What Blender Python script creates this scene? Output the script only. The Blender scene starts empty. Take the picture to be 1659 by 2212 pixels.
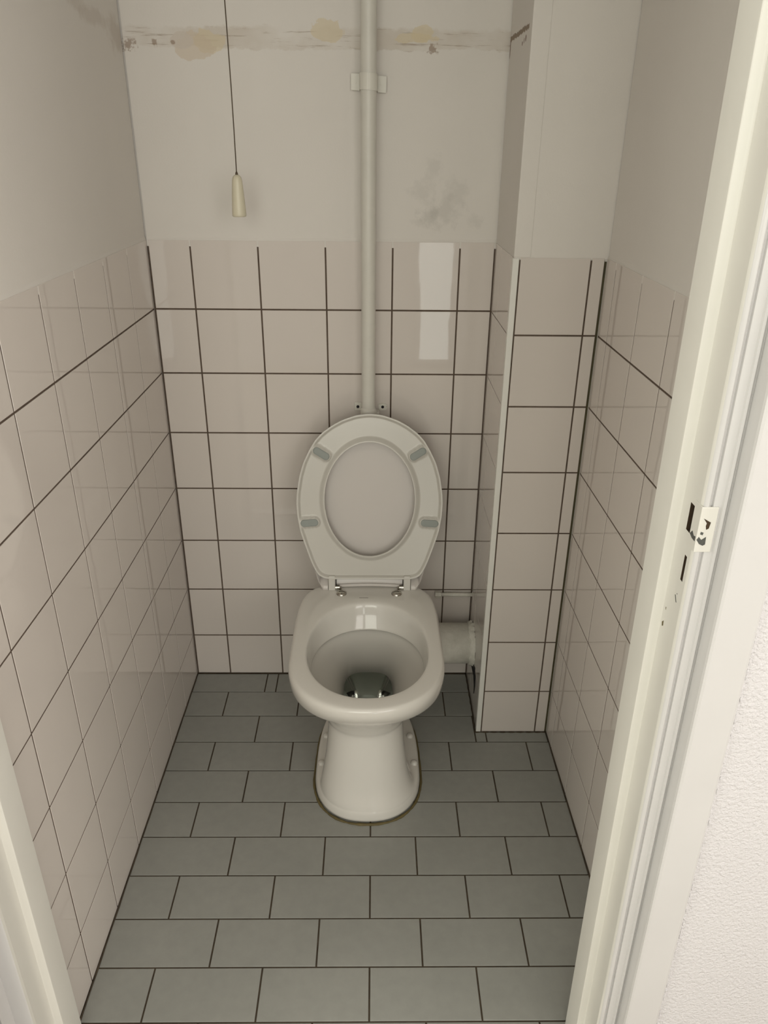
import bpy, bmesh, math, random
from mathutils import Vector, Matrix

# ------------------------------------------------------------------ camera, light, exposure
S = bpy.context.scene
COL = S.collection
cam_d = bpy.data.cameras.new('camera'); cam = bpy.data.objects.new('camera', cam_d); COL.objects.link(cam)
cam.location = (0.51071, -1.81597, 1.39943)
cam.rotation_euler = (1.121216, -0.009187, -0.010525)
cam_d.sensor_fit = 'VERTICAL'; cam_d.sensor_height = 24.0; cam_d.lens = 24.0 * 1657.47 / 2212.0
cam_d.clip_start = 0.02
S.camera = cam
w = bpy.data.worlds.new('world'); S.world = w; w.use_nodes = True
w.node_tree.nodes['Background'].inputs[0].default_value = (0.80, 0.86, 0.90, 1)
w.node_tree.nodes['Background'].inputs[1].default_value = 0.0
S.view_settings.view_transform = 'Standard'; S.view_settings.look = 'None'
S.view_settings.gamma = 1.0; S.view_settings.use_curve_mapping = False
S.view_settings.exposure = 0.06

def area(name, loc, rot, sx, sy, power, col):
    l = bpy.data.lights.new(name, 'AREA'); l.shape = 'RECTANGLE'; l.size = sx; l.size_y = sy
    l.energy = power; l.color = col
    o = bpy.data.objects.new(name, l); o.location = loc; o.rotation_euler = rot; COL.objects.link(o); return o
HP = math.pi / 2
# daylight entering through the windows in the far wall of the hall (a wide window and a low glazed strip)
area('window_daylight', (0.16, -3.37, 1.62), (HP, 0, 0), 1.20, 1.20, 18, (1.0, 1.0, 0.885))
area('window_daylight_far', (1.62, -3.37, 1.62), (HP, 0, 0), 1.20, 1.20, 17, (1.0, 0.95, 0.885))
area('window_daylight_left', (-2.07, -2.25, 1.55), (0, -HP, 0), 1.30, 1.30, 33, (1.0, 1.0, 0.885))  # fill lamp added on the solid left hall wall to brighten side-facing surfaces
area('window_daylight_right', (2.47, -2.25, 1.55), (0, HP, 0), 1.30, 1.30, 19, (1.0, 0.95, 0.885))  # matching added fill on the solid right hall wall, no opening behind it
area('glazed_strip_daylight', (0.915, -3.37, 0.50), (HP, 0, 0), 0.22, 0.90, 2.0, (0.97, 1.0, 0.93))

# ------------------------------------------------------------------ materials
def nodes(name):
    m = bpy.data.materials.new(name); m.use_nodes = True
    nt = m.node_tree; b = nt.nodes['Principled BSDF']
    return m, nt, b
def N(nt, t, **k):
    n = nt.nodes.new(t)
    for a, v in k.items(): setattr(n, a, v)
    return n
def L(nt, a, b): nt.links.new(a, b)
def objco(nt): return N(nt, 'ShaderNodeTexCoord').outputs['Object']
def noise(nt, co, scale, detail=3, rough=.55):
    n = N(nt, 'ShaderNodeTexNoise'); n.inputs['Scale'].default_value = scale
    n.inputs['Detail'].default_value = detail; n.inputs['Roughness'].default_value = rough
    L(nt, co, n.inputs['Vector']); return n
def ramp(nt, fac, p0, p1, c0=(0, 0, 0, 1), c1=(1, 1, 1, 1)):
    r = N(nt, 'ShaderNodeValToRGB'); e = r.color_ramp.elements
    e[0].position = p0; e[0].color = c0; e[1].position = p1; e[1].color = c1
    L(nt, fac, r.inputs[0]); return r.outputs[0]
def mix(nt, fac, a, b):
    n = N(nt, 'ShaderNodeMix', data_type='RGBA')
    if isinstance(fac, (int, float)): n.inputs[0].default_value = fac
    else: L(nt, fac, n.inputs[0])
    for i, v in ((6, a), (7, b)):
        if isinstance(v, tuple): n.inputs[i].default_value = (*v[:3], 1)
        else: L(nt, v, n.inputs[i])
    return n.outputs[2]
def mth(nt, op, a, b=0.0, clamp=False):
    n = N(nt, 'ShaderNodeMath', operation=op); n.use_clamp = clamp
    for i, v in ((0, a), (1, b)):
        if isinstance(v, (int, float)): n.inputs[i].default_value = v
        else: L(nt, v, n.inputs[i])
    return n.outputs[0]
def bump(nt, b, h, strength, dist):
    n = N(nt, 'ShaderNodeBump'); n.inputs['Strength'].default_value = strength; n.inputs['Distance'].default_value = dist
    L(nt, h, n.inputs['Height']); L(nt, n.outputs[0], b.inputs['Normal']); return n
def simple(name, col, rough=.5, metal=0, var=.06, vs=12, bmp=0, bs=80, bd=.001, coat=0):
    m, nt, b = nodes(name); co = objco(nt)
    n = noise(nt, co, vs)
    c2 = tuple(max(0, c * (1 - var * 2)) for c in col)
    L(nt, mix(nt, n.outputs[0], tuple(min(1, c * (1 + var)) for c in col), c2), b.inputs['Base Color'])
    b.inputs['Roughness'].default_value = rough; b.inputs['Metallic'].default_value = metal
    b.inputs['Coat Weight'].default_value = coat; b.inputs['Coat Roughness'].default_value = .08
    if bmp: bump(nt, b, noise(nt, co, bs, 4).outputs[0], bmp, bd)
    return m

def wall_tile():
    m, nt, b = nodes('glazed_white_wall_tile'); co = objco(nt)
    n = noise(nt, co, 5, 2)
    L(nt, mix(nt, n.outputs[0], (.715, .660, .612), (.685, .632, .588)), b.inputs['Base Color'])
    b.inputs['Roughness'].default_value = .025
    b.inputs['Specular IOR Level'].default_value = .5
    bump(nt, b, noise(nt, co, 9, 1, .3).outputs[0], .25, .0010)
    return m
def floor_tile():
    m, nt, b = nodes('grey_green_floor_tile'); co = objco(nt)
    n = noise(nt, co, 7, 4); n2 = noise(nt, co, 45, 3)
    c = mix(nt, n.outputs[0], (.285, .290, .268), (.350, .350, .322))
    r = ramp(nt, n2.outputs[0], .30, .75)
    L(nt, mix(nt, mth(nt, 'MULTIPLY', r, .22), c, (.20, .20, .185)), b.inputs['Base Color'])
    b.inputs['Roughness'].default_value = .42
    bump(nt, b, n2.outputs[0], .15, .0006)
    return m
def ellipse_mask(nt, co, cx, cz, rx, rz, wob, horiz='X', nscale=30, soft=.25, seed=0):
    """irregular blotch on a wall: 1 inside, 0 outside (wall-plane object coordinates)"""
    mp = N(nt, 'ShaderNodeMapping'); L(nt, co, mp.inputs[0]); mp.inputs['Location'].default_value = (seed, seed * .7, 0)
    n = noise(nt, mp.outputs[0], nscale, 4, .6)
    s = N(nt, 'ShaderNodeSeparateXYZ'); L(nt, co, s.inputs[0])
    dx = mth(nt, 'DIVIDE', mth(nt, 'SUBTRACT', s.outputs[0 if horiz == 'X' else 1], cx), rx)
    dz = mth(nt, 'DIVIDE', mth(nt, 'SUBTRACT', s.outputs[2], cz), rz)
    d = mth(nt, 'SQRT', mth(nt, 'ADD', mth(nt, 'MULTIPLY', dx, dx), mth(nt, 'MULTIPLY', dz, dz)))
    d = mth(nt, 'ADD', d, mth(nt, 'MULTIPLY', mth(nt, 'SUBTRACT', n.outputs[0], .5), wob))
    return mth(nt, 'DIVIDE', mth(nt, 'SUBTRACT', 1.0, d), soft, clamp=True)
PLASTER = (.765, .730, .685)
def plaster(name, kind):
    m, nt, b = nodes(name); co = objco(nt)
    n = noise(nt, co, 6, 4)
    c = mix(nt, n.outputs[0], PLASTER, tuple(x * .94 for x in PLASTER))
    hs = noise(nt, co, 260, 3, .6).outputs[0]
    if kind == 'back':
        # strip where a moulding was torn off: dirty, rough band
        s = N(nt, 'ShaderNodeSeparateXYZ'); L(nt, co, s.inputs[0])
        en = noise(nt, co, 22, 5, .65)
        zz = mth(nt, 'ADD', s.outputs[2], mth(nt, 'MULTIPLY', mth(nt, 'SUBTRACT', en.outputs[0], .5), .030))
        band = mth(nt, 'MULTIPLY', mth(nt, 'DIVIDE', mth(nt, 'SUBTRACT', zz, 1.567), .0025, clamp=True),
                   mth(nt, 'DIVIDE', mth(nt, 'SUBTRACT', 1.607, zz), .006, clamp=True))
        patchy = ramp(nt, noise(nt, co, 9, 3, .6).outputs[0], .34, .62)
        c = mix(nt, mth(nt, 'MULTIPLY', mth(nt, 'MULTIPLY', band, patchy), .40), c, (.50, .42, .33))
        streak = N(nt, 'ShaderNodeMapping'); streak.inputs['Scale'].default_value = (9, 9, 160); L(nt, co, streak.inputs[0])
        sn = noise(nt, streak.outputs[0], 1.0, 5, .7)
        edge = mth(nt, 'MULTIPLY', band, ramp(nt, sn.outputs[0], .56, .66))
        c = mix(nt, mth(nt, 'MULTIPLY', edge, .60), c, (.30, .22, .15))
        for (x, z, rx, rz, sd) in ((.170, 1.580, .032, .020, 1), (.146, 1.571, .040, .026, 2), (.413, 1.600, .034, .022, 3),
                                   (.604, 1.598, .026, .016, 5), (.592, 1.589, .042, .010, 6)):
            k = ellipse_mask(nt, co, x, z, rx, rz, 2.3, nscale=20, soft=.07, seed=sd)
            c = mix(nt, mth(nt, 'MULTIPLY', k, .60), c, (.68, .58, .39) if sd != 2 else (.64, .54, .42))
        k = ellipse_mask(nt, co, .118, 1.580, .024, .016, .8, nscale=30, soft=.1, seed=9)
        c = mix(nt, mth(nt, 'MULTIPLY', k, .8), c, (.64, .575, .51))
        for (x, z, rx, rz, sd) in ((.010, 1.573, .016, .011, 11), (.062, 1.575, .006, .011, 12), (.628, 1.570, .010, .009, 14), (.100, 1.577, .006, .004, 15)):
            k = ellipse_mask(nt, co, x, z, rx, rz, 3.6, nscale=130, soft=.5, seed=sd)
            c = mix(nt, mth(nt, 'MULTIPLY', k, .65), c, (.26, .17, .11))
        # grey mould spots right of the pipe
        for (x, z, rx, rz, sd, am) in ((.625, 1.245, .035, .028, 21, .26), (.665, 1.262, .040, .040, 22, .22), (.615, 1.300, .035, .025, 23, .16),
                                       (.638, 1.345, .020, .035, 24, .15), (.735, 1.240, .020, .018, 25, .15), (.690, 1.300, .030, .030, 26, .16)):
            k = ellipse_mask(nt, co, x, z, rx, rz, 2.6, nscale=48, soft=.7, seed=sd)
            c = mix(nt, mth(nt, 'MULTIPLY', k, am), c, (.33, .32, .29))
        hs = mth(nt, 'ADD', hs, mth(nt, 'MULTIPLY', band, -1.6))
    if kind == 'left':
        for (y, z, ry, rz, sd, am) in ((-.030, 1.585, .060, .035, 31, .28), (-.16, 1.60, .10, .018, 32, .22), (-.24, 1.61, .05, .015, 33, .2)):
            k = ellipse_mask(nt, co, y, z, ry, rz, 1.6, 'Y', nscale=30, soft=.5, seed=sd)
            c = mix(nt, mth(nt, 'MULTIPLY', k, am), c, (.36, .27, .19))
    if kind == 'corner':
        s = N(nt, 'ShaderNodeSeparateXYZ'); L(nt, co, s.inputs[0])
        lf = mth(nt, 'LESS_THAN', s.outputs[0], .785)
        en = noise(nt, co, 90, 4, .7)
        yy = mth(nt, 'ADD', s.outputs[1], mth(nt, 'MULTIPLY', mth(nt, 'SUBTRACT', en.outputs[0], .5), .02))
        zc = mth(nt, 'ABSOLUTE', mth(nt, 'SUBTRACT', mth(nt, 'ADD', s.outputs[2], mth(nt, 'MULTIPLY', mth(nt, 'SUBTRACT', en.outputs[0], .5), .016)), 1.588))
        k = mth(nt, 'MULTIPLY', mth(nt, 'LESS_THAN', zc, .0042), lf)
        k = mth(nt, 'MULTIPLY', k, mth(nt, 'GREATER_THAN', yy, -.215))
        c = mix(nt, mth(nt, 'MULTIPLY', k, .85), c, (.20, .135, .075))
        for (y, z, ry, rz, sd) in ((-.006, 1.572, .006, .020, 41), (-.185, 1.572, .006, .006, 42), (-.168, 1.570, .004, .005, 43), (-.150, 1.567, .005, .004, 44)):
            k = mth(nt, 'MULTIPLY', ellipse_mask(nt, co, y, z, ry, rz, .8, 'Y', nscale=90, soft=.2, seed=sd), lf)
            c = mix(nt, mth(nt, 'MULTIPLY', k, .85), c, (.20, .12, .08))
    L(nt, c, b.inputs['Base Color']); b.inputs['Roughness'].default_value = .75
    bump(nt, b, hs, .35 if kind != 'hall' else .9, .0006 if kind != 'hall' else .0022)
    return m
M_TILE = wall_tile(); M_FLOOR = floor_tile()
M_GROUT = simple('brown_grout', (.120, .085, .062), .9, var=.25, vs=60)
M_FGROUT = simple('dark_floor_grout', (.075, .055, .035), .9, var=.3, vs=50)
M_OLIVE = simple('olive_stained_sealant', (.085, .072, .030), .7, var=.3, vs=50)
M_PBACK = plaster('painted_plaster_back', 'back'); M_PLEFT = plaster('painted_plaster_left', 'left')
M_PCOR = plaster('painted_boxing', 'corner'); M_PLAIN = plaster('painted_plaster_plain', 'plain')
def hall_plaster():
    m, nt, b = nodes('hall_textured_wallpaper'); co = objco(nt)
    n = noise(nt, co, 190, 3, .6)
    L(nt, mix(nt, noise(nt, co, 4).outputs[0], (.715, .698, .712), (.690, .672, .685)), b.inputs['Base Color'])
    b.inputs['Roughness'].default_value = .6
    bump(nt, b, n.outputs[0], 1.0, .0034); return m
M_HALL = hall_plaster()
M_CERAMIC = simple('white_vitreous_china', (.745, .722, .672), .10, var=.015, vs=3, coat=.3)
M_PLASTIC = simple('white_seat_plastic', (.625, .605, .555), .22, var=.015, vs=4)
M_LID = simple('aged_lid_plastic', (.635, .595, .560), .22, var=.015, vs=4)
M_BUMPER = simple('grey_rubber', (.30, .325, .305), .55, var=.03)
M_CHROME = simple('chrome', (.55, .53, .48), .12, 1, var=.1, vs=40)
M_PIPE = simple('painted_pipe', (.68, .66, .60), .38, var=.05, vs=25, bmp=.15, bs=40, bd=.001)
M_CLIP = simple('painted_clip', (.73, .71, .64), .4, var=.04)
M_HOLE = simple('dark_hole', (.010, .008, .010), .9, var=0)
M_RUST = simple('rusty_wood', (.06, .036, .018), .9, var=.4, vs=90)
M_CORD = simple('grimy_cord', (.115, .085, .055), .9, var=.3, vs=60)
M_KNOB = simple('yellowed_plastic', (.70, .65, .50), .35, var=.04, vs=40)
M_PAINT = simple('cream_gloss_paint', (.760, .745, .690), .28, var=.03, vs=8, bmp=.12, bs=25, bd=.0015)
M_PAINTW = simple('white_gloss_paint', (.645, .635, .628), .30, var=.025, vs=8, bmp=.15, bs=18, bd=.002)
M_TRIM = simple('white_tile_trim', (.80, .79, .74), .3, var=.02)
M_SEAL = simple('stained_sealant', (.155, .120, .045), .7, var=.3, vs=30)
M_METAL = simple('bare_metal', (.14, .145, .135), .5, .5, var=.3, vs=200)
M_SMUDGE = simple('worn_print', (.22, .20, .18), .6, var=.3, vs=300)
def drain_mat():
    m, nt, b = nodes('dirty_painted_drain'); co = objco(nt)
    n = noise(nt, co, 30, 5, .65); n2 = noise(nt, co, 75, 4, .7)
    c = mix(nt, ramp(nt, n.outputs[0], .35, .7), (.80, .775, .70), (.66, .64, .56))
    c = mix(nt, mth(nt, 'MULTIPLY', ramp(nt, n2.outputs[0], .68, .74), .75), c, (.14, .10, .055))
    L(nt, c, b.inputs['Base Color']); b.inputs['Roughness'].default_value = .6
    bump(nt, b, n2.outputs[0], .5, .002); return m
M_DRAIN = drain_mat()
def water_mat():
    m, nt, b = nodes('toilet_water')
    b.inputs['Base Color'].default_value = (.86, .92, .88, 1); b.inputs['Roughness'].default_value = .02
    b.inputs['IOR'].default_value = 1.333; b.inputs['Transmission Weight'].default_value = 1.0
    return m
M_WATER = water_mat()
M_HFLOOR = simple('hall_floor_vinyl', (.42, .37, .31), .5, var=.1, vs=9)
M_CEIL = simple('white_ceiling', (.74, .73, .70), .8, var=.02)

# ------------------------------------------------------------------ mesh helpers
def link(name, bm, mats, parent=None, smooth=False, sub=0):
    me = bpy.data.meshes.new(name)
    bmesh.ops.recalc_face_normals(bm, faces=bm.faces[:])
    bm.to_mesh(me); bm.free()
    for m in (mats if isinstance(mats, (list, tuple)) else [mats]): me.materials.append(m)
    if smooth:
        for p in me.polygons: p.use_smooth = True
    o = bpy.data.objects.new(name, me); COL.objects.link(o)
    if parent is not None: o.parent = parent; o.matrix_parent_inverse = parent.matrix_world.inverted()
    if sub:
        s = o.modifiers.new('sub', 'SUBSURF'); s.levels = sub; s.render_levels = sub
    return o
def struct(o): o['kind'] = 'structure'; return o
def tag(o, label, cat, group=None):
    o['label'] = label; o['category'] = cat
    if group: o['group'] = group
    return o
def empty(name, loc):
    o = bpy.data.objects.new(name, None); o.empty_display_size = .05; COL.objects.link(o)
    o.location = loc; bpy.context.view_layer.update(); return o
def poly(bm, pts, mi=0):
    f = bm.faces.new([bm.verts.new(p) for p in pts]); f.material_index = mi; return f
def box(bm, lo, hi, mi=0, bevel=0, seg=2, xf=None):
    vs = [bm.verts.new(((lo, hi)[i][0], (lo, hi)[j][1], (lo, hi)[k][2])) for i in (0, 1) for j in (0, 1) for k in (0, 1)]
    fs = [bm.faces.new([vs[a] for a in f]) for f in ((0, 1, 3, 2), (4, 6, 7, 5), (0, 4, 5, 1), (2, 3, 7, 6), (0, 2, 6, 4), (1, 5, 7, 3))]
    for f in fs: f.material_index = mi
    if bevel:
        r = bmesh.ops.bevel(bm, geom=list({e for f in fs for e in f.edges}), offset=bevel, segments=seg, affect='EDGES', profile=.5)
        vs = list({v for f in r['faces'] for v in f.verts} | {v for v in vs if v.is_valid})
        for f in r['faces']: f.material_index = mi
    if xf is not None:
        for v in vs: v.co = xf(v.co)
    return vs
def loft(bm, rings, cap0=True, cap1=True, mi=0):
    R = [[bm.verts.new(p) for p in r] for r in rings]; n = len(R[0])
    for a, b in zip(R, R[1:]):
        for i in range(n):
            j = (i + 1) % n; f = bm.faces.new((a[i], a[j], b[j], b[i])); f.material_index = mi
    if cap0: bm.faces.new(R[0][::-1]).material_index = mi
    if cap1: bm.faces.new(R[-1]).material_index = mi
    return R
def tube(bm, path, r, seg=20, mi=0, caps=True):
    pts = [Vector(p) for p in path]; rs = r if isinstance(r, (list, tuple)) else [r] * len(pts)
    t0 = (pts[1] - pts[0]).normalized()
    up = Vector((0, 0, 1)) if abs(t0.z) < .9 else Vector((1, 0, 0))
    nrm = t0.cross(up).normalized(); rings = []
    for i, p in enumerate(pts):
        t = (pts[min(i + 1, len(pts) - 1)] - pts[max(i - 1, 0)]).normalized()
        nrm = (nrm - t * nrm.dot(t)).normalized(); bi = t.cross(nrm)
        rings.append([p + (nrm * math.cos(a) + bi * math.sin(a)) * rs[i] for a in (2 * math.pi * k / seg for k in range(seg))])
    return loft(bm, rings, caps, caps, mi)
def lathe(bm, prof, c, seg=32, mi=0):
    """prof: (r, z) from bottom to top around the vertical axis at c"""
    rings = [[(c[0] + r * math.cos(2 * math.pi * k / seg), c[1] + r * math.sin(2 * math.pi * k / seg), c[2] + z) for k in range(seg)] for r, z in prof]
    return loft(bm, rings, True, True, mi)

# ------------------------------------------------------------------ tiled walls
P = .152; Z0 = .13291; ZT = Z0 + 7 * P; ROWS = [0] + [Z0 + i * P for i in range(8)]; CEIL = 2.45
rnd = random.Random(4)
def tiles(bm, org, u, n, ucuts, vcuts, g=.0036, mi=0, ends=(.002, .002), topgap=0.0, proud=.0022, e=.0007, vdir=Vector((0, 0, 1)), vend=(.0018, 0), amp=.00012, skip=None):
    """every tile is a slab with a soft rounded edge, standing proud of the recessed grout bed"""
    org = Vector(org)
    for a in range(len(ucuts) - 1):
        for b in range(len(vcuts) - 1):
            if skip and skip(a, b): continue
            u0 = ucuts[a] + (g / 2 if a else ends[0]); u1 = ucuts[a + 1] - (g / 2 if a < len(ucuts) - 2 else ends[1])
            v0 = vcuts[b] + (g / 2 if b else vend[0]); v1 = vcuts[b + 1] - (g / 2 if b < len(vcuts) - 2 else vend[1])
            jit = [rnd.uniform(-amp, amp) for _ in range(4)]
            def P3(uu, vv, d): return org + u * uu + vdir * vv + n * d
            rings = []
            for ins, d in ((0, -proud), (0, -e), (e * .3, -e * .3), (e, 0)):
                rings.append([P3(uu, vv, d + (jit[i])) for i, (uu, vv) in enumerate(((u0 + ins, v0 + ins), (u1 - ins, v0 + ins), (u1 - ins, v1 - ins), (u0 + ins, v1 - ins)))])
            loft(bm, rings, False, True, mi)
def quadstrip(bm, org, u, n, u0, u1, z0, z1, d, mi):
    org = Vector(org); k = Vector((0, 0, 1))
    poly(bm, [org + u * a + k * z + n * d for a, z in ((u0, z0), (u1, z0), (u1, z1), (u0, z1))], mi)
def wall(name, org, u, n, length, ucuts, plast, grout=M_GROUT, ends=(.0025, .0025), rows=None, back=.10, u0=0.0, g=.0036, ext=(0, 0)):
    bm = bmesh.new(); rows = rows or ROWS
    tiles(bm, org, u, n, ucuts, rows, ends=ends, g=g)
    quadstrip(bm, org, u, n, u0, length, 0, ZT - .012, -.0010, 1)           # grout bed
    quadstrip(bm, org, u, n, u0, length, ZT - .013, ZT, -.0004, 2)          # joints painted over along the top edge
    # painted plaster above, with a soft overpainted shoulder at the tile edge
    o = Vector(org); k = Vector((0, 0, 1)); prof = [(ZT - .0006, -.0009), (ZT + .0012, -.0007), (ZT + .0035, -.0022), (ZT + .007, -.0030), (CEIL, -.0030)]
    nu = max(2, int(length / .03)); line = []
    for i in range(nu + 1):
        uu = u0 + (length - u0) * i / nu; w_ = .0010 * math.sin(uu * 31 + len(name)) + .0007 * math.sin(uu * 83)
        line.append([bm.verts.new(o + u * uu + k * (z + (w_ if 0 < j < 4 else 0)) + n * d) for j, (z, d) in enumerate(prof)])
    for a, b in zip(line, line[1:]):
        for j in range(len(prof) - 1):
            f = bm.faces.new((a[j], b[j], b[j + 1], a[j + 1])); f.material_index = 2; f.smooth = j < 3
    # the masonry behind
    q = [o + u * a + n * d for a, d in ((u0 - ext[0], -.006), (length + ext[1], -.006), (length + ext[1], -back), (u0 - ext[0], -back))]
    loft(bm, [[p for p in q], [p + k * CEIL for p in q]], True, True, 2)
    return struct(link(name, bm, [M_TILE, grout, plast]))

LA, RA, DC, XR, XRW = .00478, -.01205, .248, .7832, .96761
uB = Vector((1, 0, 0)); nB = Vector((0, -1, 0))
wall('wall_back', (0, 0, 0), uB, nB, XR + .02, [0] + [.09562 + i * P for i in range(5)] + [XR], M_PBACK, ends=(.0035, .0025), ext=(.1, .2))
uL = Vector((-LA, -1, 0)).normalized(); nL = Vector((1, -LA, 0)).normalized()
DEPTH = 1.0
wall('wall_left', (0, 0, 0), uL, nL, DEPTH, [0] + [.1521 + i * P for i in range(6)] + [DEPTH], M_PLEFT, ends=(.001, .0))
uR = Vector((-RA, -1, 0)).normalized(); nR = Vector((-1, RA, 0)).normalized()
wall('wall_right', (XRW - RA * DC * 0, -DC, 0), uR, nR, DEPTH - DC, [0, .0618, .0618 + P, .0618 + 2 * P, .0618 + 3 * P, .0618 + 4 * P, DEPTH - DC], M_PLAIN,
     grout=M_OLIVE if False else M_GROUT, ends=(.001, 0))

# pipe boxing in the back right corner: tiled below, painted board above
bm = bmesh.new()
k3 = Vector((0, 0, 1))
tiles(bm, (XR, 0, 0), Vector((0, -1, 0)), Vector((-1, 0, 0)), [0, .088, DC - .001], ROWS, ends=(.0015, .001), g=.0022, skip=None)
tiles(bm, (XR, -DC, 0), uB, nB, [.0115, .9371 - XR, XRW - XR], ROWS, ends=(.0028, .0048), g=.0034)
quadstrip(bm, (XR, 0, 0), Vector((0, -1, 0)), Vector((-1, 0, 0)), 0, DC - .002, 0, ZT - .004, -.0010, 1)
quadstrip(bm, (XR, -DC, 0), uB, nB, 0.002, XRW - XR - .004, 0, ZT - .004, -.0012, 1)
quadstrip(bm, (XR, -DC, 0), uB, nB, XRW - XR - .0048, XRW - XR, 0, ZT - .006, -.0015, 3)
box(bm, (XR + .0025, -DC + .0025, 0.001), (XRW + .002, -.0025, ZT - .003), 2)
box(bm, (XR + .0015, -DC + .0015, ZT - .003), (XRW + .005, -.0015, CEIL), 2, bevel=.0012, seg=2)
box(bm, (XR + .0005, -DC + .0003, ZT + .0008), (XR + .0335, -DC + .03, CEIL - .002), 2, bevel=.0010, seg=2)      # raised corner board
struct(link('wall_corner', bm, [M_TILE, M_GROUT, M_PCOR, M_OLIVE]))
bm = bmesh.new()   # plastic edge strip on the corner of the boxing
box(bm, (XR - .0012, -DC - .0016, .002), (XR + .0112, -DC + .012, ZT - .001), 0, bevel=.0012, seg=2)
struct(link('trim_1', bm, M_TRIM))

# ------------------------------------------------------------------ floor
bm = bmesh.new(); FW, FD, FX, FY = .20088, .10023, .50607, .08484
rows = [0.0] + [FY + i * FD for i in range(0, 10)] + [1.05]
for r in range(len(rows) - 1):
    n_ = r - 1; par = n_ % 2
    cuts = [c for c in (FX + (m) * FW / 2 for m in range(-9, 10) if (m % 2) == par)]
    ym = (rows[r] + rows[r + 1]) / 2; xl, xr_ = -LA * ym, (XR if r == 0 else XRW - RA * (ym - DC))
    cuts = [xl] + [c for c in cuts if xl + .02 < c < xr_ - .02] + [xr_]
    if r == 0: cuts = sorted(cuts + [.236])
    if r == 1: xr2 = XR; cuts = [c for c in cuts if c < XR - .01] + [XR]
    if r == 2: cuts = sorted(cuts + [.779])
    y0, y1 = rows[r], rows[r + 1]
    tiles(bm, (0, 0, 0), uB, k3, cuts, [-y1, -y0], g=.0032, mi=0, ends=(.0026, .0026), vdir=Vector((0, 1, 0)), vend=(.0016, .0016 if r else .005), proud=.0020, e=.0008, amp=.00015)
poly(bm, [(-.03, .02, -.0016), (1.02, .02, -.0016), (1.02, -1.06, -.0016), (-.03, -1.06, -.0016)], 1)
box(bm, (-.12, -1.06, -.12), (1.12, .12, -.004), 1)
struct(link('floor', bm, [M_FLOOR, M_FGROUT]))
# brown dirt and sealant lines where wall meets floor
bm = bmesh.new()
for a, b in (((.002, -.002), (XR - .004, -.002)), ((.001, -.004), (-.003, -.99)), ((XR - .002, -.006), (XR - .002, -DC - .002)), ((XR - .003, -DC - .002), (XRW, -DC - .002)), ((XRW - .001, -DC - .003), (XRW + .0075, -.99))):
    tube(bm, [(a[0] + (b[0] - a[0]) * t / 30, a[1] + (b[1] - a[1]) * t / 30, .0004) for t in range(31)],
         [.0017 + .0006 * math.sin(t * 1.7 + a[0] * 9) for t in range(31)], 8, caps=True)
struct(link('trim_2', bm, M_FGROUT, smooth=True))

# ------------------------------------------------------------------ ceiling, hall shell
bm = bmesh.new(); box(bm, (-.12, -1.0, CEIL), (1.12, .12, CEIL + .1)); struct(link('ceiling', bm, M_CEIL))
HX0, HX1, HY = -2.1, 2.5, -3.4
bm = bmesh.new(); box(bm, (HX0 - .1, HY - .1, -.12), (HX1 + .1, -1.06, -.002)); struct(link('floor_hall', bm, M_HFLOOR))
bm = bmesh.new(); box(bm, (HX0 - .1, HY - .1, 2.5), (HX1 + .1, -1.0, 2.6)); struct(link('ceiling_hall', bm, M_CEIL))
bm = bmesh.new(); box(bm, (HX1, HY - .1, 0), (HX1 + .1, -1.0, 2.5)); struct(link('wall_hall_right', bm, M_HALL))
bm = bmesh.new(); box(bm, (HX0 - .1, HY - .1, 0), (HX0, -1.0, 2.5)); struct(link('wall_hall_left', bm, M_HALL))
bm = bmesh.new()
for lo, hi in (((HX0, HY - .1, 2.25), (HX1, HY, 2.5)), ((HX0, HY - .1, 0), (.79, HY, .98)), ((1.04, HY - .1, 0), (HX1, HY, .98)),
               ((HX0, HY - .1, .98), (-.47, HY, 2.25)), ((.79, HY - .1, .98), (.99, HY, 2.25)), ((2.25, HY - .1, .98), (HX1, HY, 2.25))):
    box(bm, lo, hi)
struct(link('wall_hall_back', bm, M_HALL))
# window frames in the far wall of the hall
for n_, (x0, x1, z0, z1) in enumerate(((-.47, .79, .98, 2.25), (.99, 2.25, .98, 2.25), (.79, 1.04, .02, .98)), 1):
    bm = bmesh.new()
    for lo, hi in (((x0, z0), (x1, z0 + .025)), ((x0, z1 - .025), (x1, z1)), ((x0, z0), (x0 + .025, z1)), ((x1 - .025, z0), (x1, z1))):
        box(bm, (lo[0], HY - .02, lo[1]), (hi[0], HY + .04, hi[1]))
    struct(link('window_%d' % n_, bm, M_PAINTW))
for n_, X in ((4, HX0), (5, HX1)):  # frames put round the added side fill lamps; solid wall behind, no window
    bm = bmesh.new()
    for lo, hi in (((-2.93, .87), (-1.57, .90)), ((-2.93, 2.20), (-1.57, 2.23)), ((-2.93, .87), (-2.90, 2.23)), ((-1.60, .87), (-1.57, 2.23))):
        box(bm, (X - .04, lo[0], lo[1]), (X + .04, hi[0], hi[1]))
    struct(link('window_%d' % n_, bm, M_PAINTW))

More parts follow.
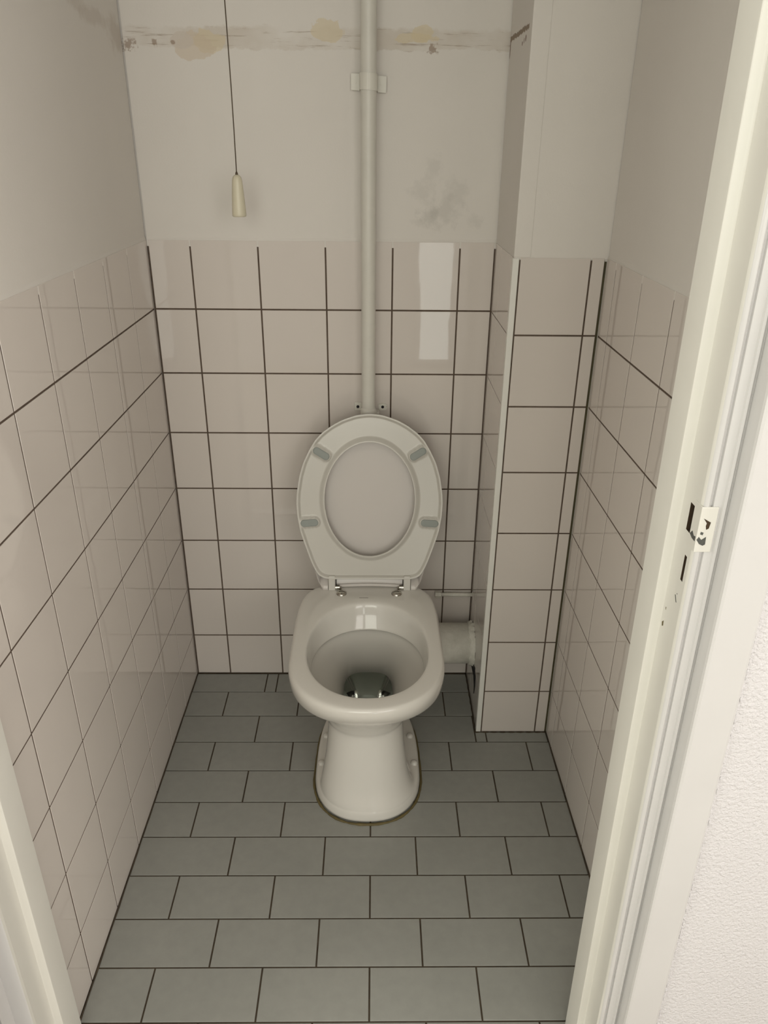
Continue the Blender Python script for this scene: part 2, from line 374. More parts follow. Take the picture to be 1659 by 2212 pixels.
# ------------------------------------------------------------------ door opening: frame, casing, open leaf
YF, YS, YB = -1.0, -1.05, -1.10        # back of the jamb, stop face, front of the frame
lean = lambda v: Vector((v.x - .0075 * (v.z - .95), v.y, v.z))
door = empty('door_1', (.43, -1.05, 0)); struct(door)
XS, XJ, XI = .841, .853, .880           # stop side, rebate side, start of casing
TOP = 2.08
def holes_face(bm, x, y0, y1, z0, z1, holes, depth, mi, hm, sgn=1):
    """vertical face x = const with rectangular mortises let into it"""
    ys = sorted({y0, y1} | {h[0] for h in holes} | {h[1] for h in holes}); zs = sorted({z0, z1} | {h[2] for h in holes} | {h[3] for h in holes})
    for a, b in zip(ys, ys[1:]):
        for c, d in zip(zs, zs[1:]):
            if any(h[0] <= a and b <= h[1] and h[2] <= c and d <= h[3] for h in holes): continue
            poly(bm, [(x, a, c), (x, b, c), (x, b, d), (x, a, d)], mi)
    for h in holes:
        X = x + depth * sgn; a, b, c, d = h
        poly(bm, [(X, a, c), (X, b, c), (X, b, d), (X, a, d)], hm)
        poly(bm, [(x, a, c), (X, a, c), (X, a, d), (x, a, d)], hm); poly(bm, [(x, b, c), (X, b, c), (X, b, d), (x, b, d)], hm)
        poly(bm, [(x, a, c), (X, a, c), (X, b, c), (x, b, c)], hm); poly(bm, [(x, a, d), (X, a, d), (X, b, d), (x, b, d)], hm)
def jamb(side):
    """full height profile of one jamb; x measured from the rebate, mirrored for the left"""
    bm = bmesh.new()
    fx = (lambda x: x) if side > 0 else (lambda x: .8507 - x + .0)
    # plan profile from the toilet side round to the hall side
    pr = [(.990, -.985), (.990, YF + .0), (XS + .002, YF), (XS, YF - .002), (XS, YS + .0035), (XS + .0006, YS + .001), (XS + .002, YS), (XJ - .003, YS), (XJ, YS - .002)]
    pr2 = [(XJ, YB + .006), (XJ + .0012, YB + .0015), (XJ + .0032, YB - .0006), (XJ + .0058, YB - .0010), (XJ + .0082, YB + .0004), (XJ + .0094, YB + .0030), (XJ + .0104, YB + .0032), (XJ + .0114, YB + .0006), (XJ + .0125, YB),
           (XI - .0075, YB), (XI - .0066, YB - .0030), (XI - .0040, YB - .0034), (XI - .0022, YB - .0010), (XI - .0008, YB)]
    def strip(pts):
        for (a, b), (c, d) in zip(pts, pts[1:]):
            for i in range(8):
                z0 = TOP * i / 8; z1 = TOP * (i + 1) / 8
                f = poly(bm, [(fx(a), b, z0), (fx(c), d, z0), (fx(c), d, z1), (fx(a), b, z1)], 0 if (a <= XJ + .0001) else 1)
                f.smooth = True
    if side < 0: pr2 = [(XJ, YB + .006), (XJ + .0008, YB + .0012), (XJ + .0030, YB), (XI - .0008, YB)]
    strip(pr); strip(pr2)
    hs = [(-1.0835, -1.0715, 1.021, 1.0535), (-1.0872, -1.0812, .963, .9945)] if side > 0 else []
    holes_face(bm, fx(XJ), YB + .006, YS - .002, 0, TOP, hs, .016, 0, 2)
    poly(bm, [(fx(XI - .0008), YB, 0), (fx(.990), YB, 0), (fx(.990), YB, TOP), (fx(XI - .0008), YB, TOP)], 1)
    poly(bm, [(fx(.990), YB, 0), (fx(.990), -.985, 0), (fx(.990), -.985, TOP), (fx(.990), YB, TOP)], 1)
    bmesh.ops.remove_doubles(bm, verts=bm.verts[:], dist=.00002)
    for v in bm.verts: v.co = lean(v.co) if side > 0 else v.co
    return bm
for s_ in (1, -1):
    o = link('jamb', jamb(s_), [M_PAINT, M_PAINTW, M_RUST], door)
    o.modifiers.new('edge', 'EDGE_SPLIT').split_angle = math.radians(38)
def casing(side):
    bm = bmesh.new(); fx = (lambda x: x) if side > 0 else (lambda x: .8507 - x)
    YC = -1.126
    pr = [(XI, YB + .01), (XI, YC + .004), (XI + .0012, YC + .001), (XI + .004, YC), (.925, YC), (.9278, YC + .001), (.929, YC + .004), (.929, YB + .01)]
    q = [(fx(x), y) for x, y in pr]
    loft(bm, [[(x, y, 0) for x, y in q]] + [[(x, y, (TOP + .05) * i / 6) for x, y in q] for i in range(1, 7)], True, True, 0)
    for v in bm.verts: v.co = lean(v.co) if side > 0 else v.co
    return bm
for s in (1, -1): link('casing', casing(s), M_PAINTW, door)
bm = bmesh.new(); box(bm, (.0, YB, TOP), (.86, YF, TOP + .06)); box(bm, (-.08, -1.126, TOP + .01), (.92, YB + .002, TOP + .08), bevel=.003); link('head', bm, M_PAINTW, door)
bm = bmesh.new(); box(bm, (.0, YB + .0, -.006), (.865, -1.05, .004), bevel=.002); link('threshold', bm, M_PAINT, door)
# strike plate wrapped round the rebate edge
sp = link('strike_plate', (lambda bm: (box(bm, (XJ - .0010, -1.1005, 1.0085), (XJ + .0006, -1.0838, 1.0615), 0, bevel=.0004, seg=1),
     box(bm, (XJ - .0010, -1.1018, 1.0085), (XJ + .0170, -1.0992, 1.0615), 0, bevel=.0008, seg=2),
     [setattr(v, 'co', lean(v.co)) for v in bm.verts], bm)[-1])(bmesh.new()), M_PAINT, door)
sp['label'] = 'painted-over metal strike plate'
def chip(name, pts, off, axis, mat, parent):
    bm = bmesh.new(); n_ = len(pts)
    if axis == 'x': rr = [[(off, a, b) for a, b in pts], [(off - .0004, a, b) for a, b in pts]]
    else: rr = [[(a, off, b) for a, b in pts], [(a, off - .0004, b) for a, b in pts]]
    loft(bm, rr)
    for v in bm.verts: v.co = lean(v.co)
    return link(name, bm, mat, parent)
chip('worn_patch', [(.8560, 1.0485), (.8640, 1.0440), (.8630, 1.0370), (.8605, 1.0355), (.8595, 1.0400), (.8600, 1.0430)], -1.1017, 'y', M_RUST, sp)
chip('worn_patch', [(.8555, 1.0330), (.8585, 1.0320), (.8580, 1.0290), (.8552, 1.0300)], -1.1017, 'y', M_METAL, sp)
chip('worn_patch', [(.8525, 1.0235), (.8545, 1.0270), (.8575, 1.0235), (.8620, 1.0270), (.8625, 1.0180), (.8600, 1.0165), (.8560, 1.0185)], -1.1017, 'y', M_METAL, sp)
chip('worn_patch', [(-1.0850, 1.0230), (-1.0915, 1.0205), (-1.0995, 1.0205), (-1.0995, 1.0262), (-1.0950, 1.0250), (-1.0900, 1.0285)], XJ - .0009, 'x', M_METAL, sp)
for pts in ([(-1.0560, .8900), (-1.0595, .8935), (-1.0605, .8870), (-1.0575, .8850)], [(-1.0585, .9120), (-1.0600, .9125), (-1.0600, .9090)]):
    chip('paint_chip', pts, XJ + .0001, 'x', M_SEAL, door)
for pts in ([(-1.0760, .9400), (-1.0775, .9405), (-1.0830, .9335), (-1.0815, .9330)], [(-1.0800, .9440), (-1.0812, .9445), (-1.0815, .9430)]):
    chip('paint_chip', pts, XJ + .0001, 'x', M_METAL, door)
# open door leaf on the left
bm = bmesh.new()
ang = math.radians(160); hx, hy = -.010, -1.172
dvec = Vector((math.cos(ang), -math.sin(ang), 0)); nvec = Vector((math.sin(ang), math.cos(ang), 0))
vs = box(bm, (0, -.038, .008), (.80, 0, TOP - .01), 0, bevel=.002, seg=2)
for v in bm.verts:
    p = Vector((hx, hy, 0)) + dvec * v.co.x + nvec * v.co.y; v.co = Vector((p.x, p.y, v.co.z))
leaf = link('door_leaf', bm, M_PAINTW, door)
bm = bmesh.new()
c0 = Vector((hx, hy, 0)) + dvec * .74
tube(bm, [c0 + k3 * 1.03 + nvec * .0, c0 + k3 * 1.03 + nvec * .045, c0 + k3 * 1.03 + nvec * .055 - dvec * .012, c0 + k3 * 1.03 + nvec * .055 - dvec * .11], .008, 12)
link('door_handle', bm, M_CHROME, leaf, smooth=True)
# hall wall either side of and above the door
bm = bmesh.new()
box(bm, (.9300, -1.121, 0), (HX1, -1.0, 2.5), 0)
for v in bm.verts:
    if v.co.x < 1.0: v.co = Vector((v.co.x - .0075 * (v.co.z - .95), v.co.y, v.co.z))
box(bm, (HX0, -1.121, 0), (-.0783, -1.0, 2.5), 0); box(bm, (-.079, -1.118, TOP + .06), (.93, -1.0, 2.5), 0)
# ragged wallpaper edge along the casing
for i in range(150):
    z = i / 150 * 2.05 + rnd.uniform(0, .01); r = rnd.uniform(.0008, .0022)
    bmesh.ops.create_icosphere(bm, subdivisions=1, radius=r, matrix=Matrix.Translation((.9305 - .0075 * (z - .95) + rnd.uniform(-.0008, .0015), -1.1212, z)) @ Matrix.Diagonal((1, .7, rnd.uniform(1.5, 4), 1)))
struct(link('wall_front', bm, M_HALL))

# ------------------------------------------------------------------ toilet
XC = .4985
toilet = empty('toilet', (XC, -.35, 0))
tag(toilet, 'white floor-standing ceramic toilet with its seat and lid raised, standing on grey floor tiles', 'toilet')
def egg(z, hw, yf, yc, yb, nf=2.2, nb=3.0, pinch=0.0, n=96, dx=0.0):
    out = []
    for i in range(n):
        t = 2 * math.pi * i / n; c, s = math.cos(t), math.sin(t)
        e = nf if c >= 0 else nb
        x = hw * math.copysign(abs(s) ** (2 / e), s)
        y = yc - (yc - yf) * abs(c) ** (2 / e) if c >= 0 else yc + (yb - yc) * abs(c) ** (2 / e)
        if pinch:
            q = min(1, max(0, (y - (yc - .05)) / .17)); q = q * q * (3 - 2 * q); x *= 1 - pinch * q
        out.append((XC + dx + x, y, z))
    return out
bm = bmesh.new()
R = [egg(0, .1270, -.551, -.405, -.14, 2.3, 3), egg(.006, .1270, -.551, -.405, -.14, 2.3, 3), egg(.018, .1262, -.5495, -.405, -.141, 2.3, 3), egg(.0255, .1235, -.5482, -.405, -.143, 2.3, 3),
     egg(.0285, .1205, -.5468, -.41, -.146, 2.3, 3), egg(.0300, .1175, -.5460, -.42, -.150, 2.3, 3, .12), egg(.0320, .1145, -.5452, -.43, -.155, 2.3, 3, .30), egg(.042, .1105, -.5425, -.43, -.160, 2.3, 3, .33, dx=-0.003),
     egg(.065, 0.1055, -.5310, -.43, -.160, 2.3, 3, .32, dx=-0.0045), egg(.10, 0.0985, -.5240, -.43, -.160, 2.3, 3, .28, dx=-0.0045), egg(.15, 0.0915, -.5140, -.425, -.160, 2.3, 3, .22, dx=-0.0045), egg(.195, 0.0875, -.5060, -.42, -.160, 2.2, 3, .14, dx=-0.0045),
     egg(.212, 0.0875, -.5045, -.42, -.160, 2.2, 3, .08, dx=-0.0045), egg(.217, 0.0895, -.5065, -.42, -.160, 2.2, 3, .05, dx=-0.0045), egg(.224, 0.0915, -.5095, -.42, -.160, 2.2, 3, .02, dx=-0.0045), egg(.238, 0.0935, -.5140, -.42, -.160, 2.2, 3, dx=-0.0045),
     egg(.258, .0990, -.5280, -.42, -.160, 2.2, 3, dx=-0.0045), egg(.285, .1180, -.5500, -.43, -.160, 2.2, 3.2, dx=-0.003), egg(.312, 0.1432, -.5760, -.44, -.160, 2.2, 3.6, dx=-0.003), egg(.333, 0.1582, -.6010, -.45, -.160, 2.2, 4, dx=-0.0018),
     egg(.341, 0.1642, -.6120, -.45, -.160, 2.2, 4, dx=-0.0018), egg(.346, 0.1667, -.6190, -.45, -.160, 2.2, 4.5, dx=-0.0018), egg(.356, 0.1680, -.6270, -.45, -.160, 2.2, 5, dx=-0.0018), egg(.375, 0.1688, -.6390, -.455, -.158, 2.2, 5.5, dx=-0.0018),
     egg(.388, 0.1686, -.6395, -.46, -.158, 2.2, 5.5, dx=-0.0018), egg(.395, 0.1667, -.6385, -.46, -.160, 2.2, 5.5, dx=-0.0018), egg(.3990, 0.1632, -.6345, -.46, -.163, 2.2, 5.5, dx=-0.0018), egg(.4008, .1610, -.6320, -.46, -.166, 2.2, 5), egg(.4012, .1540, -.6220, -.46, -.172, 2.2, 4.6),
     egg(.4012, .1440, -.6120, -.45, -.200, 2.2, 3.2), egg(.4009, .1365, -.6020, -.44, -.236, 2.15, 2.3), egg(.3992, .1338, -.5975, -.435, -.2460, 2.1, 2.2), egg(.3930, .1318, -.5945, -.43, -.2500, 2.1, 2.15),
     egg(.370, .1295, -.5900, -.43, -.2570, 2.1, 2.1), egg(.350, .1275, -.5850, -.425, -.2680, 2.1, 2.1), egg(.341, .1255, -.5820, -.42, -.2740, 2.1, 2.1), egg(.3385, .1262, -.5820, -.42, -.2735, 2.1, 2.1),
     egg(.3385, .1300, -.5860, -.42, -.2680, 2.1, 2.1), egg(.328, .1300, -.5840, -.42, -.2640, 2.1, 2.1), egg(.305, .1200, -.5600, -.42, -.2640, 2.1, 2.1), egg(.280, .1070, -.5300, -.41, -.2620, 2.1, 2.3),
     egg(.250, .0840, -.4850, -.39, -.2600, 2.1, 2.6), egg(.222, .0680, -.4480, -.36, -.2560, 2.1, 3.0), egg(.200, .0610, -.4250, -.33, -.2480, 2.2, 3.2), egg(.150, .0540, -.3800, -.30, -.2180, 2.4, 3.2),
     egg(.110, .0480, -.3500, -.28, -.2200, 2.4, 3), egg(.080, .0350, -.3250, -.28, -.2400, 2.2, 2.5), egg(.072, .0100, -.2900, -.28, -.2700, 2, 2)]
loft(bm, R, True, True, 0)
bowl = link('bowl', bm, M_CERAMIC, toilet, smooth=True, sub=1)
bm = bmesh.new()
rg = egg(.188, .0600, -.4180, -.33, -.2400, 2.2, 3.2)
f = bm.faces.new([bm.verts.new(p) for p in rg])
r2 = bmesh.ops.extrude_face_region(bm, geom=[f])
bmesh.ops.translate(bm, verts=[v for v in r2['geom'] if isinstance(v, bmesh.types.BMVert)], vec=(0, 0, -.0005))
# still water fills the sump down to its floor
for v in bm.verts:
    if v.co.z < .1879: v.co = Vector((XC + (v.co.x - XC) * .55, -.30 + (v.co.y + .30) * .55, .100))
link('water', bm, M_WATER, toilet)
# raised deck behind the opening with its faint worn print
bm = bmesh.new()
box(bm, (.4765, -.2278, .4004), (.4985, -.2262, .4009)); link('worn_print', bm, M_SMUDGE, bowl)
# screw covers on the foot
for sx in (-1, 1):
    for (dx, y) in ((.1062, -.297), (.1130, -.392)):
        bm = bmesh.new(); lathe(bm, [(.0088, -.004), (.0088, .003), (.0078, .0065), (.0050, .0088), (.0012, .0095)], (XC + sx * dx, y, .0275), 24)
        link('screw_cover', bm, M_CERAMIC, toilet, smooth=True)
# stained sealant bead round the foot
bm = bmesh.new()
pth = egg(.0008, .1292, -.5535, -.405, -.139, 2.3, 3, n=120); rr = [Vector(p) for p in pth]
rings = []
for i, p in enumerate(rr):
    t = (rr[(i + 1) % 120] - rr[i - 1]).normalized(); o_ = Vector((t.y, -t.x, 0)); ra = .0030 + .0006 * math.sin(i * .7) + .0004 * math.sin(i * 2.3)
    rings.append([p + o_ * math.cos(a) * ra + k3 * math.sin(a) * ra for a in (2 * math.pi * j / 8 for j in range(8))])
V = [[bm.verts.new(q) for q in r] for r in rings]
for i in range(120):
    for j in range(8):
        bm.faces.new((V[i][j], V[(i + 1) % 120][j], V[(i + 1) % 120][(j + 1) % 8], V[i][(j + 1) % 8]))
o = link('sealant_bead', bm, M_SEAL, toilet, smooth=True); o['label'] = 'olive-brown stained sealant round the foot'

# seat and lid share one tilted frame: u across, v up the seat, n towards the door
H = Vector((.5010, -.195, .405)); vv = Vector((0, .21441, .97674)); uu = Vector((1, 0, 0)); nn = Vector((0, -.97674, .21441))
def W3(u, v, n): return H + uu * u + vv * v + nn * n
half = [(0.0, .4320), (-.0310, .4286), (-.0640, .4175), (-.0900, .4035), (-.1130, .3863), (-.1290, .3693), (-.1440, .3440), (-.1575, .3163), (-.1680, .2809), (-.1745, .2401), (-.1758, .2150),
        (-.1735, .1808), (-.1675, .1462), (-.1563, .1108), (-.1420, .0700), (-.1335, .0500), (-.1265, .0375), (-.1170, .0300), (-.1050, .0270), (-.0900, .0262), (0.0, .0262)]
CV = .225; NT = 288
def polar_fn(pts, smooth=1.5, cv=CV):
    full = pts + [(-a, b) for a, b in reversed(pts[1:-1])]
    # radial ray casting against the polygon
    out = []
    for i in range(NT):
        t = 2 * math.pi * i / NT; dx, dy = -math.sin(t), math.cos(t); best = .1
        for (x0, y0), (x1, y1) in zip(full, full[1:] + full[:1]):
            y0_, y1_ = y0 - cv, y1 - cv; ex, ey = x1 - x0, y1_ - y0_; det = dx * -ey + ex * dy
            if abs(det) < 1e-12: continue
            r = (x0 * -ey + ex * y0_) / det; s = (dx * y0_ - dy * x0) / det
            if r > 0 and -1e-6 <= s <= 1 + 1e-6: best = r
        out.append(best)
    for _ in range(int(smooth * 2)):
        out = [(out[i - 1] + 2 * out[i] + out[(i + 1) % NT]) / 4 for i in range(NT)]
    return out
RO = polar_fn(half, 2)
def RI(i):
    t = 2 * math.pi * i / NT; return 1 / math.sqrt((math.sin(t) / .1080) ** 2 + (math.cos(t) / .1400) ** 2)
def ss(a, b, x):
    t = min(1, max(0, (x - a) / (b - a))); return t * t * (3 - 2 * t)
BUMPS = [(sx * cx, cy, sx * a) for sx in (-1, 1) for cx, cy, a in ((.1145, .3375, math.radians(-32)), (.1450, .1685, math.radians(-4)))]
def capsd(u, v, b, hl):
    cx, cy, a = b; du, dv = u - cx, v - cy; ax, ay = math.cos(a), math.sin(a)
    t = max(-hl, min(hl, du * ax + dv * ay)); return math.hypot(du - ax * t, dv - ay * t)
bumps = []
for sx in (-1, 1):
    bumps.append((sx * .1145, .3375, math.atan2(-.0252 * -sx * -1, .0401) if False else math.radians(32) * sx * 1)); bumps.append((sx * .1450, .1685, math.radians(-4) * sx))
def seat_h(u, v, do, di, bottom):
    h = -.0070 * ss(.0045, .013, do) * (1 - ss(.0, .010, .0125 - di) ) if False else 0
    ho = -.0090 * ss(.0032, .0095, do)
    hi = ss(.0014, .0150, di)
    h = ho * hi - .0012 * (1 - ss(0, .003, di)) * 0
    pad = min(capsd(u, v, b, .0130) for b in bumps)
    k = 1 - ss(.0098, .0140, pad)
    return h * (1 - k)
bm = bmesh.new(); NS = 84; grid = []
for i in range(NT):
    t = 2 * math.pi * i / NT; dx, dy = -math.sin(t), math.cos(t); ro, ri = RO[i], RI(i); wd = ro - ri; row = []
    for j in range(NS + 1):
        s = j / NS; s = s + .10 * math.sin(2 * math.pi * s) / (2 * math.pi) * -1   # finer towards the edges
        do = s * wd; di = wd - do; r = ro - do; u, v = dx * r, CV + dy * r
        row.append(W3(u, v, seat_h(u, v, do, di, 0)))
    # inner edge, back (the sitting surface), outer edge
    for r_, n_ in ((ri + .0002, -.0012), (ri - .0006, -.004), (ri + .0015, -.011), (ri + .008, -.0165), (ri + .45 * wd, -.0195), (ro - .010, -.0175), (ro - .0025, -.0125), (ro - .0004, -.0060), (ro - .0002, -.0014)):
        u, v = dx * r_, CV + dy * r_; row.append(W3(u, v, n_))
    grid.append(row)
V = [[bm.verts.new(p) for p in row] for row in grid]; m_ = len(V[0])
for i in range(NT):
    for j in range(m_):
        bm.faces.new((V[i][j], V[(i + 1) % NT][j], V[(i + 1) % NT][(j + 1) % m_], V[i][(j + 1) % m_]))
seat = link('seat', bm, M_PLASTIC, toilet, smooth=True)
for b in bumps:
    bm = bmesh.new(); rings = []
    for rad, n_ in ((.0088, -.002), (.0088, .0012), (.0080, .0022), (.0060, .0027)):
        ring = []
        for q in range(32):
            a = 2 * math.pi * q / 32; lx = rad * math.cos(a) + (.0125 if math.cos(a) >= 0 else -.0125); ly = rad * math.sin(a)
            ca, sa = math.cos(b[2]), math.sin(b[2]); ring.append(W3(b[0] + lx * ca - ly * sa, b[1] + lx * sa + ly * ca, n_))
        rings.append(ring)
    loft(bm, rings, True, True); o = link('bumper', bm, M_BUMPER, seat, smooth=False)
    o['label'] = 'grey oblong rubber bumper'
for sx in (-1, 1):
    bm = bmesh.new(); box(bm, (sx * .0925 - .0085, -.0035, -.017), (sx * .0925 + .0085, .034, -.0002), bevel=.0022, seg=3, xf=lambda c: W3(c.x, c.y, c.z))
    link('hinge_arm', bm, M_PLASTIC, seat, smooth=False)
# lid behind the seat
lhalf = [(0, .4300), (-.031, .4266), (-.064, .4155), (-.090, .4015), (-.113, .3843), (-.129, .3673), (-.144, .3420), (-.1570, .3150), (-.1670, .2800), (-.1732, .2401), (-.1745, .2150),
         (-.1728, .1808), (-.1680, .1462), (-.1590, .1108), (-.1480, .0750), (-.1400, .0520), (-.1350, .0360), (-.1285, .0120), (-.1245, .0010), (-.1190, -.0030), (-.1090, -.0040), (-.0860, -.0040), (-.0800, .0), (-.074, .0040), (0, .0060)]
RL = polar_fn(lhalf, 1)
bm = bmesh.new(); V = []
prof = [(.0, -.0280), (.0012, -.0225), (.0035, -.0212), (.0065, -.0220), (.012, -.0310), (.025, -.0345), (.060, -.0360)]
for i in range(NT):
    t = 2 * math.pi * i / NT; dx, dy = -math.sin(t), math.cos(t); ro = RL[i]; row = []
    for d, n_ in prof + [('c', -.0365)]:
        r = ro - d if d != 'c' else ro * .15
        row.append(W3(dx * r, CV + dy * r, n_))
    for r, n_ in ((ro * .15, -.0420), (ro * .6, -.0415), (ro - .025, -.0370), (ro - .008, -.0340), (ro - .0015, -.0310)):
        row.append(W3(dx * r, CV + dy * r, n_))
    V.append([bm.verts.new(p) for p in row])
m_ = len(V[0]); k = len(prof)
for i in range(NT):
    for j in range(m_):
        if j == k: continue
        bm.faces.new((V[i][j], V[(i + 1) % NT][j], V[(i + 1) % NT][(j + 1) % m_], V[i][(j + 1) % m_]))
bm.faces.new([V[i][k] for i in range(NT)]); bm.faces.new([V[i][k + 1] for i in range(NT)][::-1])
# knuckles either side of the hinge arms and the rolled lower edge between them
for sx in (-1, 1):
    prf = [(.0015, -.0030), (.0060, -.0030), (.0150, -.004), (.0215, .004), (.0240, .012), (.0240, .030)]
    x0, x1 = sorted((sx * .1022, sx * .1215)); nseg = 10; rings = []
    for i in range(nseg + 1):
        x = x0 + (x1 - x0) * i / nseg; q = abs(x) - .1022; rd = max(0, (q - .010) / .010); sh = .010 * rd ** 2
        ring = []
        for a, b_ in ((-.002 - sh * .3, .003 + sh), (-.004 - sh * .5, -.0025 + sh), (-.012, -.0040 + sh), (-.022, -.0040 + sh), (-.030, .0 + sh), (-.030, .026), (-.020, .026), (-.0125 - sh * .3, .015 + sh), (-.006 - sh * .4, .010 + sh)):
            ring.append(W3(x, b_, a))
        rings.append(ring)
    loft(bm, rings)
rings = []
for i in range(21):
    x = -.0815 + .163 * i / 20; q = (1 - (x / .0815) ** 2) * .0035
    rings.append([W3(x, b_ + q, a) for a, b_ in ((-.0130, .0005), (-.0118, .0030), (-.0125, .0065), (-.0175, .0085), (-.0185, .0180), (-.0225, .0270), (-.0300, .027), (-.0300, .000), (-.0200, -.001))])
loft(bm, rings)
lid = link('lid', bm, M_LID, toilet, smooth=True)
lid.data.polygons.foreach_get
bm_ = lid.modifiers.new('edge', 'EDGE_SPLIT'); bm_.split_angle = math.radians(50)
for sx in (-1, 1):
    bm = bmesh.new()
    lathe(bm, [(.0130, 0), (.0132, .0015), (.0118, .0042), (.0085, .0068), (.0040, .0080), (.0008, .0083)], (XC + .0015 + sx * .0675, -.2085, .4003), 32)
    a = W3(sx * .0845, .0035, -.0060); b = W3(sx * .0735, .0035, -.0060)
    tube(bm, [a, a * .5 + b * .5, b], .0062, 20)
    tube(bm, [b + Vector((0, 0, -.012)), b + Vector((0, 0, .001))], .0052, 16)
    tube(bm, [a * .62 + b * .38, a * .56 + b * .44], .0078, 20)
    o = link('hinge', bm, M_CHROME, toilet, smooth=True); o['label'] = 'chrome seat hinge with domed foot'
    bpy_mod = o.modifiers.new('edge', 'EDGE_SPLIT'); bpy_mod.split_angle = math.radians(40)

# ------------------------------------------------------------------ flush pipe with clips
PX, PY, PR = .4972, -.044, .0162
fp = empty('flush_pipe', (PX, PY, .36))
tag(fp, 'cream-painted vertical flush pipe running up the back wall behind the toilet', 'pipe')
bm = bmesh.new()
path = [(PX, PY, 2.44)] + [(PX, PY, 2.44 - (2.44 - .42) * i / 12) for i in range(1, 13)] + [(PX, PY - .05 * (1 - math.cos(a)), .42 - .05 * math.sin(a)) for a in (math.pi / 2 * i / 8 for i in range(1, 9))] + [(PX, -.158, .37)]
tube(bm, path, PR, 36); link('pipe_body', bm, M_PIPE, fp, smooth=True)
bm = bmesh.new(); tube(bm, [(PX, PY, .735), (PX, PY, .815), (PX, PY, .819), (PX, PY, .8235)], [PR + .0030, PR + .0030, PR + .0022, PR + .0002], 36); link('socket', bm, M_PIPE, fp, smooth=True)
def clip(z, hgt, ear, dark, tilt=0):
    bm = bmesh.new(); n_ = 16; t = .0014; R1 = PR + .0006
    inner = [(PX - ear, -.0060), (PX - R1 - .001, -.0060)] + [(PX + R1 * math.cos(math.pi + a), PY - R1 * math.sin(a)) for a in (math.pi * i / n_ for i in range(n_ + 1))] + [(PX + R1 + .001, -.0060), (PX + ear, -.0060)]
    outer = [(PX - ear, -.0060 - t), (PX - R1 - t - .001, -.0060 - t)] + [(PX + (R1 + t) * math.cos(math.pi + a), PY - (R1 + t) * math.sin(a)) for a in (math.pi * i / n_ for i in range(n_ + 1))] + [(PX + R1 + t + .001, -.0060 - t), (PX + ear, -.0060 - t)]
    ring = inner + outer[::-1]
    loft(bm, [[(x, y, z - hgt / 2 - tilt * (x - PX)) for x, y in ring], [(x, y, z + hgt / 2 - tilt * (x - PX)) for x, y in ring]])
    # pads that fill the gap to the wall
    for sx in (-1, 1):
        x0, x1 = sorted((PX + sx * (R1 + .001), PX + sx * ear)); dz = -tilt * sx * (ear + R1) / 2
        box(bm, (x0, -.0062, z - hgt / 2 + dz), (x1, -.0002 if z > ZT - 9 else -.0002, z + hgt / 2 + dz), bevel=.0008, seg=1)
    c = link('pipe_clip', bm, M_CLIP, fp)
    for sx in (-1, 1):
        bm = bmesh.new(); tube(bm, [(PX + sx * (R1 + ear) / 2 + sx * .001, -.0072, z - tilt * sx * .025), (PX + sx * (R1 + ear) / 2 + sx * .001, -.0082, z - tilt * sx * .025)], .0033 if dark else .0028, 16)
        o = link('screw_hole' if dark else 'screw', bm, M_HOLE if dark else M_CLIP, c)
    return c
clip(1.508, .030, .0365, False, .07)
# lower bracket is only its two ears, the right one broken
lb = bmesh.new()
for sx in (-1, 1):
    x0, x1 = sorted((PX + sx * .0165, PX + sx * .0350))
    if sx < 0: box(lb, (x0, -.0050, .8020), (x1, -.0005, .8235), bevel=.0018, seg=2)
    else:
        loft(lb, [[(x, y, z) for x, z in ((.5215, .8190), (.5345, .8215), (.5430, .8175), (.5405, .8140), (.5435, .8100), (.5400, .8050), (.5260, .8030), (.5220, .8080))] for y in (-.0005, -.0058)])
box(lb, (PX - .017, -.030, .7985), (PX + .026, -.0005, .806), bevel=.002, seg=2)
lc = link('pipe_clip', lb, M_CLIP, fp); lc['label'] = 'lower pipe bracket with broken right ear'
for x, z in ((PX - .0262, .8128), (.5318, .8125)):
    bm = bmesh.new(); tube(bm, [(x, -.0048, z), (x, -.0063, z)], .0036, 20); link('screw_hole', bm, M_HOLE, lc)

# ------------------------------------------------------------------ drain pipe and small water pipe in the corner
dp = empty('drain_pipe', (.62, -.08, .164))
tag(dp, 'thick dirty white drain pipe between the toilet and the boxed corner', 'pipe')
bm = bmesh.new()
tube(bm, [(.51, -.080, .164), (.60, -.080, .164), (.70, -.080, .164), (XR + .001, -.080, .164)], .0552, 48); link('pipe_body', bm, M_DRAIN, dp, smooth=True)
bm = bmesh.new(); tube(bm, [(XC, -.160, .164), (XC, -.135, .164), (XC, -.10, .164)], .050, 40); link('outlet', bm, M_CERAMIC, dp, smooth=True)
bm = bmesh.new()   # crumbling filler where the pipe enters the boxing
V = []; K = 64
for rr_, xx, am in ((.0552, XR - .013, .0), (.0585, XR - .0105, .002), (.0600, XR - .005, .003), (.0612, XR + .001, .003)):
    V.append([bm.verts.new((xx + rnd.uniform(-.0035, .0015), -.080 + (rr_ + rnd.uniform(-am, am)) * math.cos(2 * math.pi * q / K), .164 + (rr_ + rnd.uniform(-am, am)) * math.sin(2 * math.pi * q / K))) for q in range(K)])
for a, b in zip(V, V[1:]):
    for q in range(K): bm.faces.new((a[q], a[(q + 1) % K], b[(q + 1) % K], b[q]))
link('filler_collar', bm, M_DRAIN, dp, smooth=True)
bm = bmesh.new()   # dark gap broken out of the boxing under the pipe
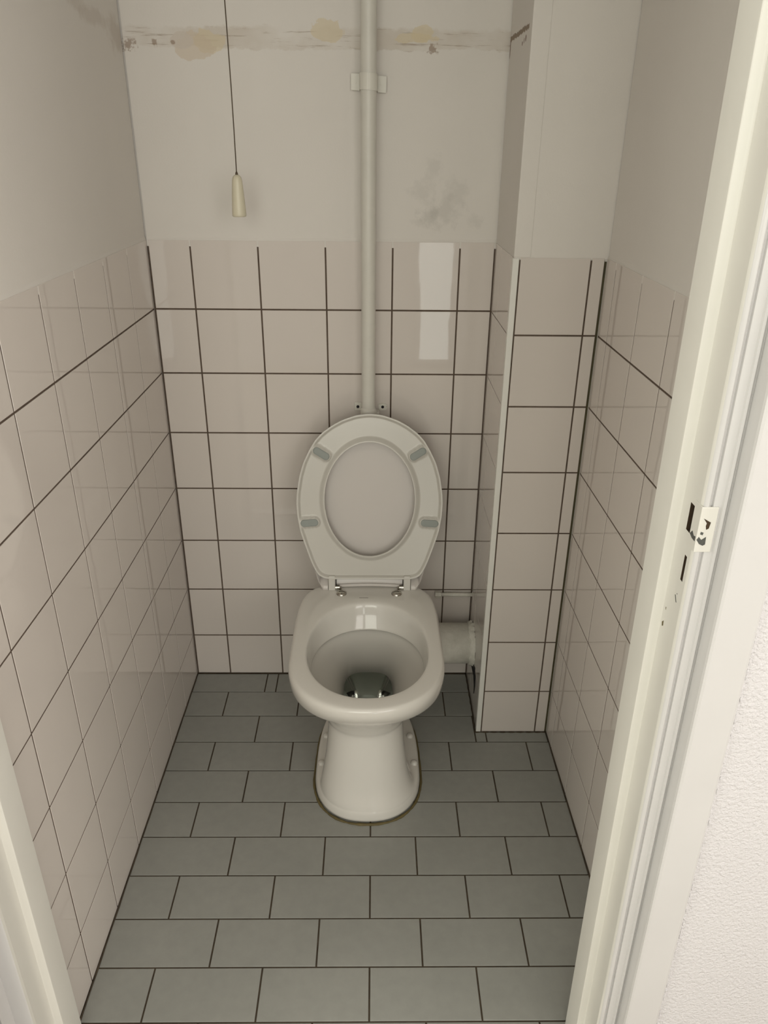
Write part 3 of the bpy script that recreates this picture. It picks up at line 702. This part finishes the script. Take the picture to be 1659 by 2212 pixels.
loft(bm, [[(XR - .0012, y, z) for y, z in ((-.030, .108), (-.080, .112), (-.120, .122), (-.150, .135), (-.172, .120), (-.176, .092), (-.166, .060), (-.158, .084), (-.140, .100), (-.110, .098), (-.060, .094))],
          [(XR + .0008, y, z) for y, z in ((-.030, .108), (-.080, .112), (-.120, .122), (-.150, .135), (-.172, .120), (-.176, .092), (-.166, .060), (-.158, .084), (-.140, .100), (-.110, .098), (-.060, .094))]])
o = link('broken_gap', bm, M_HOLE, dp); o['label'] = 'dark broken gap under the pipe end'
wp = empty('water_pipe', (.72, -.012, .2765))
tag(wp, 'thin painted horizontal water pipe on the tiles above the thick drain pipe', 'pipe')
bm = bmesh.new(); tube(bm, [(.690, -.0095, .2755), (.72, -.0095, .2758), (.75, -.0095, .2752), (XR, -.0095, .2755)], [.0052, .0055, .0053, .0056], 18); link('pipe_body', bm, M_DRAIN, wp, smooth=True)
bm = bmesh.new(); tube(bm, [(.681, -.0095, .2755), (.697, -.0095, .2755)], .0088, 6); link('nut', bm, M_DRAIN, wp)

# ------------------------------------------------------------------ pull cord
pc = empty('pull_cord', (.2313, -.12, 1.258))
tag(pc, 'yellowed tapered plastic pull hanging on a thin dark cord before the back wall', 'pull cord')
bm = bmesh.new(); tube(bm, [(.2313 + .0008 * math.sin(i * .9), -.12, 1.337 + (2.42 - 1.337) * i / 14) for i in range(15)], .0011, 8); link('cord', bm, M_CORD, pc, smooth=True)
bm = bmesh.new(); lathe(bm, [(.0130, 0), (.0143, .0010), (.0146, .004), (.0142, .012), (.0128, .035), (.0112, .058), (.0100, .070), (.0082, .0755), (.0050, .0785), (.0022, .0795)], (.2313, -.12, 1.2575), 32)
link('handle', bm, M_KNOB, pc, smooth=True)
bm = bmesh.new(); lathe(bm, [(.0030, 0), (.0026, .003), (.0014, .006)], (.2313, -.12, 1.3365), 12); link('knot', bm, M_CORD, pc, smooth=True)
bm = bmesh.new(); lathe(bm, [(.022, 0), (.040, .010), (.042, .030)], (.2313, -.12, CEIL - .030), 32); link('ceiling_switch', bm, M_CLIP, pc, smooth=True)
